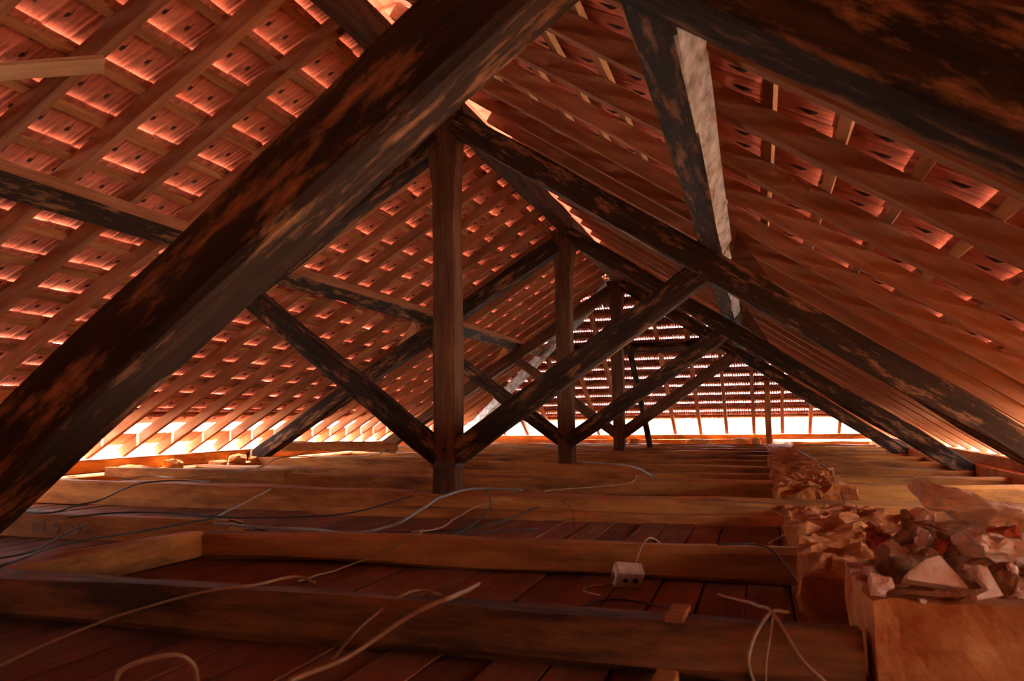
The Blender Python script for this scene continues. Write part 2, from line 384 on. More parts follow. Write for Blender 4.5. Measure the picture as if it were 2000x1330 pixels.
def build_roof(kind, name, label, rows, last_short, q_range_of_row, batten_s, batten_q, rafters, tilt=TILT, rib=1.0):
    root = empty(name, mat=slope_matrix(kind)); tag(root, kind='structure', label=label)
    mw = root.matrix_world
    # rafters
    cache = {}
    for (q, s0, s1, skew) in rafters:
        key = round(s1 - s0, 2)
        if key not in cache: cache[key] = [beam_mesh(s1 - s0, 0.06, RD, seg=8, cham=0.06, jit=0.008, seed=key * 10 + i) for i in range(3)]
        o = link('rafter', cache[key][int(abs(q) * 17) % 3], M['rafter'], root)
        o.matrix_local = Matrix.Translation((s0, q, RD / 2)) @ Matrix.Rotation(skew, 4, 'Z')
    # battens
    for s_, (q0, q1) in zip(batten_s, batten_q):
        o = link('batten', beam_mesh(q1 - q0, 0.042, BT, seg=max(4, int((q1 - q0) / 0.5)), cham=0.06, jit=0.01, seed=s_), M['batten'], root)
        o.matrix_local = Matrix.Translation((s_, q0, RD + BT / 2)) @ Matrix.Rotation(math.pi / 2, 4, 'Z')
    # tiles: row r hangs on its batten, its nose lies over the head of the next row
    step = rows[1] - rows[0]
    L = step + 0.035
    geo = tile_geo(L, tilt, True, rib); geo_s = tile_geo(0.24, tilt * 0.4, False)
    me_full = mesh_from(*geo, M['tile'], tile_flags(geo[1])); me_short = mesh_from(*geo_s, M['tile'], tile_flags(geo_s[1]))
    spots = []
    r_ = random.Random(11)
    for ri, nose in enumerate(rows):
        q0, q1 = q_range_of_row(nose)
        n = int((q1 - q0) / TW); off = (TW / 2 if ri % 2 else 0)
        for i in range(-1, n + 1):
            q = q0 + (i + 0.5) * TW + off
            if q < q0 - TW * 0.4 or q > q1 + TW * 0.4: continue
            short = last_short and ri == len(rows) - 1
            if short and kind == 'R' and q < 6.3: continue        # lowest course omitted out of view, to let in more eave light
            ln = 0.24 if short else L
            loc = Vector((nose - ln + r_.uniform(-0.006, 0.006), q + r_.uniform(-0.002, 0.002), HEAD_N - (BT - 0.002 if short else 0) + r_.uniform(0, 0.003)))
            rot = r_.uniform(-0.012, 0.012)
            z = in_view(mw @ loc)
            spots.append((z if z is not None else 1e6 + (mw @ loc - CAM).length, loc, rot, short))
    spots.sort(key=lambda t: t[0])
    for z, loc, rot, short in spots[:290]:
        o = link('roof_tile', me_short if short else me_full, None, root)
        o.matrix_local = Matrix.Translation(loc) @ Matrix.Rotation(rot, 4, 'Z')
    V = []; Fc = []; Fl = []
    for z, loc, rot, short in spots[290:]:
        v, f = geo_s if short else geo
        b0 = len(V); cr, sr = math.cos(rot), math.sin(rot)
        V += [(loc.x + a * cr - b_ * sr, loc.y + a * sr + b_ * cr, loc.z + c_) for a, b_, c_ in v]
        Fl += tile_flags(f)
        Fc += [tuple(b0 + k_ for k_ in ff) for ff in f]
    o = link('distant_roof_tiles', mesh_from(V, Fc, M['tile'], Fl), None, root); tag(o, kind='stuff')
    return root

# left slope (local q = -Y)
rowsL = [(0.237 + 0.2412 * k_) / CL for k_ in range(16)] + [(0.237 + 0.2412 * 15 + 0.27) / CL]
def qL(nose):
    t = nose * CL; return (-(YHIP + min(t, 4.1)) , -YNEAR)
rafL = []
ys = [6.2 - 0.478 * k_ for k_ in range(1, 19)] + [6.2 + 0.468 * k_ for k_ in range(0, 22)]
rs = random.Random(5)
for y in ys:
    if y > YEND - 0.1: continue
    t0 = max(0.03, y - YHIP)
    if t0 > 3.9: continue
    rafL.append((-y + rs.uniform(-0.015, 0.015), t0 / CL, 4.16 / CL, rs.uniform(-0.006, 0.006)))
batL_s = [(0.237 + 0.2412 * k_) / CL - 0.0 - 0.2 * 0 + 0.012 for k_ in range(15)]
# a batten lies just under each nose (it carries the head of the next row)
batL_q = [(-(YHIP + s_ * CL) + 0.02, -YNEAR) for s_ in batL_s]
build_roof('L', 'roof_left', 'clay tiled left roof slope on timber rafters and battens', rowsL, True, qL, batL_s, batL_q, rafL)

# right slope (local q = +Y)
rowsR = [(2.006 + 0.2285 * (k_ - 8)) / CR for k_ in range(17)] + [(2.006 + 0.2285 * 8 + 0.17) / CR]
def qR(nose):
    t = nose * CR; return (YNEAR, YHIP + min(t, 4.1))
rafR = []
for k_ in range(-9, 24):
    y = 2.325 + 0.585 * k_
    if y > YEND - 0.1: continue
    t0 = max(0.03, y - YHIP)
    if t0 > 3.9: continue
    rafR.append((y + rs.uniform(-0.015, 0.015), t0 / CR, 4.12 / CR, rs.uniform(-0.006, 0.006)))
batR_s = [r_ + 0.012 for r_ in rowsR[:16]]
batR_q = [(YNEAR, YHIP + s_ * CR - 0.02) for s_ in batR_s]
build_roof('R', 'roof_right', 'clay tiled right roof slope on timber rafters and battens', rowsR, True, qR, batR_s, batR_q, rafR)

# hip end (local q = -X)
rowsH = [(0.24 + 0.2475 * k_) / CH for k_ in range(16)]
def qH(nose):
    t = nose * CH; return (-t, t)
rafH = []
for xx in [0.40 + 0.505 * k_ for k_ in range(-9, 8)]:
    t0 = abs(xx) + 0.03
    if t0 > 3.9: continue
    rafH.append((-xx, t0 / CH, 4.12 / CH, rs.uniform(-0.006, 0.006)))
batH_s = [r_ + 0.012 for r_ in rowsH[:15]]
batH_q = [(-s_ * CH, s_ * CH) for s_ in batH_s]
build_roof('H', 'roof_hip', 'clay tiled hip slope closing the far end of the attic', rowsH, False, qH, batH_s, batH_q, rafH, 0.067, 2.0)

# ridge caps, one clay cap missing where a spot of sky shows
def cap_mesh(L):
    rings = []
    for i in range(2):
        ring = []
        for k_ in range(7):
            a = math.pi * k_ / 6; ring.append((L * i, 0.17 * math.cos(a), 0.10 * math.sin(a)))
        for k_ in range(6, -1, -1):
            a = math.pi * k_ / 6; ring.append((L * i, 0.155 * math.cos(a), 0.085 * math.sin(a)))
        rings.append(ring)
    return prism_mesh(rings)
ridge_root = empty('roof_ridge', (0, 0, 2.90)); tag(ridge_root, kind='structure')
cm = cap_mesh(0.36)
y = YNEAR
while y < YHIP:
    slip = 0.045 if 3.62 < y < 4.0 else 0.0
    if True:
        o = link('ridge_tile', cm, M['tile'], ridge_root); o.matrix_local = Matrix.Translation((0, y + slip, 0.02 if slip else 0)) @ Matrix.Rotation(math.pi / 2, 4, 'Z')
    y += 0.34
for sx in (-1, 1):
    m0, Lh = frame((0, YHIP, 2.92), (sx * 4.15, YEND + 0.05, 0.36))
    n = int(Lh / 0.34)
    for i in range(n):
        o = link('ridge_tile', cm, M['tile'], ridge_root)
        o.matrix_local = ridge_root.matrix_world.inverted() @ m0 @ Matrix.Translation((i * 0.34, 0, 0.0))

# ------------------------------------------------------------------ trusses
def king_post(parent, yk, z0, z1, w, d, mat, flare=(0.10, 0.04), xc=-0.02, strap=False):
    H = z1 - z0; tf = 1 - 0.40 / H
    def prof(t):
        if t <= tf: return (1, 1, 0, 0)
        u = (t - tf) / (1 - tf)
        return (1 + u * (flare[0] + flare[1]) / w * 1.0, 1, u * (flare[0] - flare[1]) / 2, 0)
    # local X up, local Y = world -X
    m = Matrix(((0, -1, 0, xc), (0, 0, -1, yk), (1, 0, 0, z0), (0, 0, 0, 1)))
    L = H
    me = beam_mesh(L, w, d, seg=10, cham=0.05, jit=0.014, seed=yk, prof=prof)
    o = link('king_post', me, mat, parent); o.matrix_local = parent.matrix_world.inverted() @ m
    if strap:
        so = link('iron_strap', prism_mesh([[(0, y_, z_) for y_, z_ in ((-w / 2 - .006, -d / 2 - .006), (w / 2 + .006, -d / 2 - .006), (w / 2 + .006, d / 2 + .006), (-w / 2 - .006, d / 2 + .006))],
                                     [(0.022, y_, z_) for y_, z_ in ((-w / 2 - .006, -d / 2 - .006), (w / 2 + .006, -d / 2 - .006), (w / 2 + .006, d / 2 + .006), (-w / 2 - .006, d / 2 + .006))]]), M['iron'], o)
        so.location = (0.2, 0, 0)
    return o

def cleat(parent, pts, yk, d, mat):
    me = prism_mesh([[Vector((x_, yk - d / 2, z_)) for x_, z_ in pts], [Vector((x_, yk + d / 2, z_)) for x_, z_ in pts]])
    o = link('cleat', me, mat, parent); o.matrix_local = parent.matrix_world.inverted(); return o

TL = ['charred roof truss closest to the viewer, its raking beams crossing the upper picture',
      'dark roof truss whose tall king post and long struts stand in mid view',
      'roof truss behind the middle one, with its slimmer king post just to the right',
      'furthest roof truss, its small king post standing before the hip end']
for k_, yk in enumerate(YK):
    t = empty('roof_truss', (0, yk, 0)); tag(t, TL[k_], 'roof truss')
    bpy.context.view_layer.update()
    w = 0.18
    soot_shade, old = M['soot_shade'], M['old']
    if k_ == 0:
        beam('principal_rafter', (-0.05, yk - 0.02, 2.649), (4.15, yk - 0.02, -0.051), 0.18, 0.19, soot_shade, t, seg=16, jit=0.016)
        king_post(t, yk, -0.1, 2.62, 0.16, 0.16, old, flare=(0, 0), xc=-0.14)
        beam('strut', (-0.08, yk, 0.2105), (1.821, yk, 1.647), 0.18, 0.172, soot_shade, t, seg=14, jit=0.014)
    else:
        dz = (0, 0, -0.03, -0.02)[k_]
        beam('principal_rafter', (0.06, yk, 2.565 + dz), (4.16, yk, -0.2 + dz), w, 0.165, soot_shade, t, seg=16, jit=0.022)
        beam('principal_rafter', (-0.08, yk, 2.47 + dz), (-4.02, yk, 0.02), w, 0.165, soot_shade if k_ < 3 else M['old'], t, seg=16, jit=0.022)
        beam('strut', (0.0, yk, 0.24), (1.68, yk, 1.385 + dz), 0.15, 0.155, M['soot_shade'] if k_ < 3 else old, t, seg=10, jit=0.022)
        beam('strut', (-0.06, yk, 0.25), (-1.66, yk, 1.475 + dz), 0.15, 0.145, M['soot_shade'] if k_ < 3 else old, t, seg=10, jit=0.022)
        king_post(t, yk, (0.0, -0.02, 0.0, 0.0)[k_], 2.60 + dz, 0.165, 0.16, old, flare=((0, 0), (0.1, 0.02), (0.03, 0.1), (0.06, 0.06))[k_], strap=(k_ == 1))
        beam('tie_beam', (-4.0, yk, -0.03 + 0.01), (4.1, yk, -0.13), 0.2, 0.19, M['joist'], t, seg=24, jit=0.02, bow=-0.01)
        cleat(t, [(1.915, 1.62), (1.87, 1.44), (2.13, 1.255)], yk, 0.14, old)
        cleat(t, [(-1.80, 1.66), (-1.76, 1.52), (-2.02, 1.36)], yk, 0.14, M['pale'])

# ------------------------------------------------------------------ purlins, ridge beam, hip rafters, plates
def purlin(P0, P1, dirv, mat, label, group=None, w=0.165, h=0.125):
    o = beam('purlin', P0, P1, w, h, mat, None, up=dirv, jit=0.012, seg=10)
    if mat is M['grey']:                       # eave side painted as lit and weathered, other faces darkened as shade
        o.data.materials.append(M['soot_shade'])
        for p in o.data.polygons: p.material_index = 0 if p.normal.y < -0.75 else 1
    if mat is M['rafter']:                     # brown upper side, shade painted on the underside
        o.data.materials.append(M['soot_shade'])
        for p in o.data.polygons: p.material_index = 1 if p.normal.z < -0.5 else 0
    tag(o, label, 'beam'); return o
nR = (SR, 0, CR); nL = (-SL, 0, CL)
def purlin_at(kind, t, y0, y1, label, mat, h):
    if kind == 'R':
        base = Vector((t, 0, ZR - MR * t)) - Vector(nR) * (h / 2 + 0.002); n_ = nR
    else:
        base = Vector((-t, 0, ZL - ML * t)) - Vector(nL) * (h / 2 + 0.002); n_ = nL
    lean = 0.03 if kind == 'R' and y0 < 0 else 0.0
    return purlin((base.x + lean, y0, base.z), (base.x, y1, base.z), n_, mat, label, w=0.165, h=h)
purlin_at('R', 1.82, YNEAR + 0.1, YK[1] - 0.02, 'purlin with pale eave-lit, weathered side running overhead to the middle truss, right roof slope', M['grey'], 0.125)
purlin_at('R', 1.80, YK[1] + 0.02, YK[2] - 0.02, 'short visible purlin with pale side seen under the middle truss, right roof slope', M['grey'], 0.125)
purlin_at('R', 1.80, YK[2] + 0.02, YK[3] + 1.75, 'far purlin on the right roof slope near the hip end', M['soot_shade'], 0.125)
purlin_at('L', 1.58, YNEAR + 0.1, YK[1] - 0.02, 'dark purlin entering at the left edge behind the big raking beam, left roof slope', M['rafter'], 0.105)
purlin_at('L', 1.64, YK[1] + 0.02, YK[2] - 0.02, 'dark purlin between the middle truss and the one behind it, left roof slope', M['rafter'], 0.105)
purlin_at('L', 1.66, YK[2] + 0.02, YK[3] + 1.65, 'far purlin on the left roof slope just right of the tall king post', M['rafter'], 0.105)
yp = 13.68; nH = (0, SH, CH); bz = ZH - MH * (yp - YHIP)
tag(beam('purlin', (-1.66, yp - 0.04, bz - 0.07), (1.72, yp - 0.04, bz - 0.07), 0.165, 0.12, M['soot_shade'], None, up=nH), 'dark horizontal purlin crossing the hip end slope', 'beam')
for y0, y1, lb in ((YNEAR + 0.1, YK[1] - 0.02, 'ridge beam near the top edge of the picture, before the middle truss'),
                   (YK[1] + 0.02, YK[2] - 0.02, 'chipped ridge beam between the middle truss and the one behind it'),
                   (YK[2] + 0.02, YK[3], 'far ridge beam reaching the furthest truss')):
    tag(beam('ridge_beam', (0.02, y0, 2.665), (0.02, y1, 2.665), 0.14, 0.17, M['old'], None, jit=0.03, seg=16), lb, 'beam')
tag(beam('hip_rafter', (0.05, YHIP + 0.02, 2.60), (4.1, YEND - 0.05, 0.10), 0.12, 0.15, M['old'], None), 'dark hip rafter sloping down to the right at the far end', 'rafter')
tag(beam('hip_rafter', (-0.05, YHIP + 0.02, 2.58), (-4.1, YEND - 0.05, 0.10), 0.12, 0.15, M['grey'], None), 'pale lit hip rafter sloping down to the left at the far end', 'rafter')  # light on this rafter is put into its pale colour
tag(beam('wall_plate', (-4.10, YNEAR, 0.095), (-4.10, YEND, 0.095), 0.12, 0.13, M['joist'], None, seg=30), 'long timber wall plate under the rafter feet of the left eave', 'wall plate')
tag(beam('wall_plate', (4.06, YNEAR, 0.01), (4.06, YEND, 0.01), 0.14, 0.23, M['joist'], None, seg=30), 'long timber wall plate under the rafter feet of the right eave', 'wall plate')
tag(beam('wall_plate', (-4.1, YEND + 0.02, 0.1), (4.1, YEND + 0.02, 0.1), 0.12, 0.1, M['joist'], None, seg=16), 'timber wall plate under the hip end slope', 'wall plate')
tag(beam('prop_post', (2.16, 15.0, -0.05), (2.17, 15.0, 1.16), 0.10, 0.10, M['joist'], None, up=(0, 1, 0)), 'stout upright post at the hip end, standing on the inner wall', 'post')
tag(beam('leaning_pole', (0.27, 13.4, 0.0), (-0.08, 13.5, 1.85), 0.09, 0.07, M['soot_shade'], None, up=(0, 1, 0)), 'dark crooked pole leaning behind the far king post', 'pole')
tag(beam('brace_plank', (-1.72, 1.73, 1.655), (-0.88, 2.89, 2.18), 0.10, 0.022, M['pale'], None, up=nL), 'pale plank nailed under the rafters at the upper left edge', 'plank')

# ------------------------------------------------------------------ joists
def joist(y, x0, x1, z0, z1, w, h, label, log=0.0, seg=None, jit=0.02, mat='joist', cat='joist'):
    L = x1 - x0
    o = beam('ceiling_joist', (x0, y, z0 - h / 2), (x1, y, z1 - h / 2), w, h, M[mat], None, seg=seg or int(L / 0.25), jit=jit, log=log or 0.0, cham=0.1)
    tag(o, label, cat); return o
joist(2.06, -3.9, 2.2, 0.03, 0.0, 0.16, 0.125, 'round edged joist closest to the viewer, crossing the bottom of the picture', log=0.22, mat='joist_dark')
joist(3.20, -0.46, 2.16, 0.0, 0.0, 0.12, 0.12, 'dusty orange joist second from the bottom, butting the short trimmer at its left end', log=0.15)
joist(3.53, -3.9, -0.56, 0.03, 0.0, 0.12, 0.135, 'joist marked with black paint at the left edge', jit=0.006)
joist(4.86, -0.9, 2.14, -0.075, -0.075, 0.15, 0.10, 'rounded log lying against the foot of the middle tie beam', log=0.3)
for y, lb, z in ((6.45, 'joist just behind the middle tie beam', 0.01), (7.45, 'second joist behind the middle tie beam', 0.0), (9.8, 'joist just behind the second king post', 0.0),
                 (10.95, 'joist just in front of the far king post', 0.0), (13.2, 'joist just behind the far king post', 0.0), (14.3, 'joist halfway between the far king post and hip end wall', 0.0), (15.3, 'last joist beside the hip end wall', 0.0)):
    joist(y, -3.88, 3.94, z + 0.03, z - 0.03, 0.15, 0.13, lb, log=0.12)
tag(beam('trimmer', (-0.58, 2.16, -0.06), (-0.51, 3.16, -0.06), 0.10, 0.12, M['joist'], None, seg=6), 'short trimmer running between two joists at lower left', 'trimmer')
tag(beam('loose_beam', (-3.8, 6.08, 0.05), (-1.91, 6.1, 0.03), 0.12, 0.09, M['joist'], None), 'short sawn beam end lying left of the tall king post', 'beam')
tag(beam('loose_beam', (-3.9, 8.9, 0.18), (-2.4, 9.3, 0.16), 0.25, 0.10, M['dust'], None, jit=0.05), 'rough dusty log lying along the left eave behind the loose beam', 'beam')
# paint marks on the joist
jm = [o for o in COL.objects if o.get('label', '').startswith('joist marked')][0]
xc = -1.82
for ch, adv in (('C', 0.08), ('L', 0.075), ('9', 0.15), ('1', 0.05), ('5', 0.08)):
    fc = bpy.data.curves.new('outline', 'FONT'); fc.body = ch; fc.size = 0.085; fc.extrude = 0.001
    ft = bpy.data.objects.new('outline', fc); COL.objects.link(ft); bpy.context.view_layer.update()
    fme = bpy.data.meshes.new_from_object(ft.evaluated_get(bpy.context.evaluated_depsgraph_get())); bpy.data.objects.remove(ft); bpy.data.curves.remove(fc)
    fme.materials.clear(); fo = link('painted_character', fme, M['paint'])
    fo.parent = jm; fo.matrix_local = jm.matrix_world.inverted() @ Matrix.Translation((xc, 3.53 - 0.0655, -0.085 + random.uniform(-.006, .006))) @ Matrix.Rotation(math.pi / 2, 4, 'X')
    xc += adv

# ------------------------------------------------------------------ small timber pieces and the socket box
o = link('wood_cleat', box_mesh(0.045, 0.13, 0.014, bevel=0.002), M['joist']); o.location = (1.785, 2.06, 0.012); o.rotation_euler = (0.02, 0, -0.05)
tag(o, 'short batten offcut lying across the closest joist', 'wood offcut')
o = link('batten_offcut', beam_mesh(0.9, 0.05, 0.025, seg=3, jit=0.003), M['joist']); o.location = (1.74, 1.06, -0.108); o.rotation_euler = (0, 0, math.pi / 2 - 0.03)
tag(o, 'narrow batten lying on the boards in front of the closest joist', 'wood offcut')

sb = empty('socket_box', (1.515, 2.98, -0.078)); sb.rotation_euler = (0.55, 0.10, 0.45)
tag(sb, 'pale socket box with two dark holes lying on the ceiling boards', 'socket box')
link('box_body', box_mesh(0.105, 0.06, 0.075, bevel=0.006), M['socket'], sb)
for dx in (-0.016, 0.022):
    rings = [[(0.009 * math.cos(a), y_, 0.009 * math.sin(a)) for a in [2 * math.pi * i / 10 for i in range(10)]] for y_ in (0, 0.004)]
    h = link('socket_hole', prism_mesh(rings), M['hole'], sb); h.location = (dx, -0.0325, 0.0)
h = link('knockout', box_mesh(0.004, 0.03, 0.03), M['hole'], sb); h.location = (-0.052, 0, -0.012)

# ------------------------------------------------------------------ cables and cords
def cable(pts, r, mat, label, cat='cable', name='cable'):
    r *= 0.6
    P = [Vector(p) for p in pts]; Q = [P[0] * 2 - P[1]] + P + [P[-1] * 2 - P[-2]]
    path = []
    for i in range(1, len(Q) - 2):
        a, b_, c_, d_ = Q[i - 1:i + 3]
        for k_ in range(8):
            t = k_ / 8
            path.append(0.5 * ((2 * b_) + (c_ - a) * t + (2 * a - 5 * b_ + 4 * c_ - d_) * t * t + (3 * b_ - a - 3 * c_ + d_) * t ** 3))
    path.append(P[-1])
    path = [Vector((p.x, p.y, max(p.z, FZ + r + 0.004))) if p.z < 0 else p for p in path]
    path = [p + Vector((pnoise(p * 5), pnoise(p * 5 + Vector((3, 1, 0))), 0)) * 0.012 for p in path]
    rings = []
    for i, p in enumerate(path):
        t = path[min(i + 1, len(path) - 1)] - path[max(i - 1, 0)]
        if t.length < 1e-6: t = Vector((1, 0, 0))
        t.normalize(); a = t.cross(Vector((0, 0, 1)))
        if a.length < 1e-3: a = Vector((1, 0, 0))
        a.normalize(); b_ = t.cross(a)
        rings.append([p - P[0] + (a * math.cos(k_ * math.pi / 3) + b_ * math.sin(k_ * math.pi / 3)) * r for k_ in range(6)])
    o = link(name, prism_mesh(rings, smooth=True), M[mat]); o.location = P[0]; tag(o, label, cat); return o
cable([(-3.49, 12.98, 0.16), (-2.44, 9.19, 0.12), (-2.19, 7.91, 0.1), (-3.13, 7.98, 0.1), (-2.23, 6.1, 0.09), (-2.12, 5.46, 0.09), (-2.24, 5.14, 0.08), (-2.63, 5.25, 0.08), (-2.54, 4.84, 0.08)], 0.011, 'wire_pale', 'pale cable curving along the left eave past the tie beam ends')
cable([(-1.65, 4.78, 0.08), (-2.05, 4.91, 0.08), (-2.12, 4.58, 0.08), (-1.66, 3.79, 0.06), (-1.66, 3.61, 0.045), (-1.62, 3.39, 0.03), (-1.98, 3.44, 0.03)], 0.009, 'wire_dark', 'dark cable looping over the middle tie beam at left')
cable([(-1.13, 4.68, 0.05), (-0.84, 3.95, 0.03), (-0.62, 3.46, 0.02)], 0.006, 'wire_grey', 'thin straight cable hanging from the tie beam left of the tall king post')
cable([(-1.24, 3.27, 0.0), (-0.94, 2.79, 0.0), (-0.75, 2.49, 0.0), (-0.85, 2.3, -0.02)], 0.007, 'wire_dark', 'dark cable running past the black paint marks')
cable([(-0.49, 3.26, 0.02), (-0.25, 3.22, 0.015), (0.02, 3.3, 0.0), (-0.02, 3.63, -0.06), (0.13, 3.63, -0.05), (0.32, 3.55, 0.0), (0.36, 3.75, 0.05), (0.23, 4.32, 0.05), (0.2, 4.98, 0.045), (0.5, 5.1, 0.03)], 0.013, 'wire_grey', 'thick grey cable curving down from the foot of the tall king post')
cable([(-1.35, 3.25, 0.03), (-1.22, 3.41, 0.035), (-1.08, 3.51, 0.03), (-0.8, 3.51, 0.025), (-0.49, 3.46, 0.02)], 0.008, 'wire_dark', 'dark cable lying along the top of the marked joist')
cable([(-0.39, 2.06, 0.035), (-0.68, 2.57, 0.02), (-0.65, 2.9, 0.02), (-0.57, 3.09, 0.03), (-0.58, 3.38, 0.03)], 0.009, 'wire_dark', 'dark cable lying on the short trimmer')
cable([(0.17, 1.59, -0.1), (0.1, 1.83, -0.1), (0.2, 1.97, -0.06), (0.48, 1.95, 0.02), (0.61, 2.0, 0.035), (0.65, 2.14, 0.035), (0.73, 2.12, 0.025)], 0.007, 'wire_tan', 'tan cord draped over the closest joist at lower left', 'cord', 'cord')
cable([(0.67, 2.13, 0.025), (0.35, 3.02, -0.1), (0.63, 3.12, 0.02), (0.56, 3.2, 0.02), (0.57, 3.49, 0.0), (0.5, 4.17, 0.02), (0.51, 4.81, 0.0)], 0.006, 'wire_tan', 'long tan cord crossing two joists towards the tall king post', 'cord', 'cord')
cable([(0.94, 1.67, -0.1), (0.98, 1.87, -0.1), (1.08, 1.96, -0.03), (1.17, 1.97, 0.02), (1.2, 2.06, 0.025), (1.07, 2.62, -0.06)], 0.011, 'wire_tan', 'thick tan rope hanging over the front of the closest joist', 'rope', 'rope')
cable([(0.92, 1.9, -0.12), (0.99, 1.96, -0.03), (1.05, 2.05, 0.02), (1.08, 2.12, 0.02), (1.16, 2.07, 0.02)], 0.007, 'wire_tan', 'thinner tan cord beside the thick rope on the closest joist', 'cord', 'cord')
cable([(0.66, 1.43, -0.06), (0.69, 1.43, -0.02), (0.77, 1.47, 0.0), (0.79, 1.51, -0.03), (0.75, 1.59, -0.1)], 0.009, 'wire_tan', 'loop of tan rope at the bottom edge, lower left', 'rope', 'rope')
cable([(1.96, 2.0, -0.12), (1.95, 1.96, -0.06), (1.97, 1.98, 0.0), (2.01, 2.05, 0.03), (2.05, 2.1, 0.02)], 0.007, 'wire_pale', 'pale frayed cord end arched over the closest joist near the masonry', 'cord', 'cord')
cable([(1.84, 2.84, -0.1), (1.97, 2.2, 0.01), (2.01, 2.04, 0.03), (2.07, 1.96, -0.05), (2.12, 1.95, -0.1), (2.13, 1.9, -0.14)], 0.007, 'wire_tan', 'tan cord trailing down the closest joist beside the masonry block', 'cord', 'cord')
cable([(2.01, 2.0, 0.03), (1.99, 1.95, -0.06), (1.99, 1.93, -0.13)], 0.004, 'wire_tan', 'thin string hanging between two cords by the masonry block', 'string', 'string')
cable([(1.49, 3.02, -0.10), (1.42, 2.98, -0.12), (1.37, 2.93, -0.14), (1.38, 2.86, -0.145), (1.45, 2.8, -0.15)], 0.006, 'wire_pale', 'pale wire looping out of the socket box')
cable([(1.52, 3.04, -0.08), (1.55, 3.10, 0.0), (1.57, 3.12, 0.03), (1.58, 3.22, 0.02), (1.60, 3.4, -0.05)], 0.005, 'wire_tan', 'wire rising from the socket box over the joist behind it')
cable([(1.83, 3.12, 0.02), (1.97, 3.15, 0.02), (2.04, 3.1, 0.0), (2.11, 3.10, -0.1), (2.13, 3.02, -0.14)], 0.006, 'wire_dark', 'dark cable slipping off the second joist beside the masonry')
cable([(0.21, 8.36, 0.03), (0.58, 8.11, 0.03), (0.88, 7.65, 0.02), (1.18, 6.5, 0.02)], 0.011, 'wire_grey', 'grey cable arching between the joists right of the second king post')
cable([(1.04, 4.9, 0.0), (0.66, 5.01, 0.03), (1.06, 5.8, 0.02), (1.04, 6.5, 0.03)], 0.006, 'wire_tan', 'tan cord tangled on the middle tie beam right of the tall king post', 'cord', 'cord')
cable([(2.47, 10.89, 0.05), (2.52, 8.0, 0.06), (2.49, 6.09, 0.07), (2.45, 5.02, 0.0)], 0.006, 'wire_dark', 'dark wire lying along the top of the inner wall')
cable([(1.86, 4.73, 0.0), (2.03, 4.48, 0.0), (2.12, 4.42, -0.04), (2.11, 4.24, -0.08), (2.01, 3.26, 0.01)], 0.004, 'wire_tan', 'thin wire hanging beside the inner wall behind the second joist')
cable([(-0.5, 3.38, 0.02), (-0.2, 3.6, -0.1), (0.1, 3.75, -0.13), (0.4, 4.0, -0.12), (0.45, 4.5, -0.05), (0.3, 5.0, 0.03)], 0.009, 'wire_dark', 'dark cable lying beneath the thick grey cable, lower of the tangle')
cable([(-0.9, 3.9, -0.1), (-0.4, 3.95, -0.12), (0.1, 4.1, -0.13), (0.5, 4.3, -0.1), (0.7, 4.75, -0.04)], 0.008, 'wire_dark', 'dark cable lying on the boards in front of the middle tie beam')
cable([(-1.6, 3.62, -0.06), (-1.0, 3.75, -0.1), (-0.3, 3.7, -0.13), (0.2, 3.9, -0.13), (0.8, 4.4, -0.13)], 0.007, 'wire_dark', 'long dark cable crossing the boards left of the tall king post')
cable([(-3.4, 4.4, -0.08), (-2.2, 4.3, -0.1), (-1.2, 4.35, -0.1), (-0.5, 4.5, -0.08), (-0.2, 4.9, 0.0)], 0.009, 'wire_dark', 'dark cable in the gap between the marked joist and the middle tie beam')
cable([(1.05, 2.3, -0.14), (1.35, 2.5, -0.145), (1.5, 2.75, -0.145), (1.8, 2.6, -0.145), (1.95, 2.4, -0.14)], 0.006, 'wire_dark', 'dark wire on the boards between the closest joist and the socket box')
cable([(0.8, 4.90, -0.01), (0.92, 4.7, -0.05), (0.97, 4.5, -0.13)], 0.004, 'wire_dark', 'thin dark wire dangling from the middle tie beam')

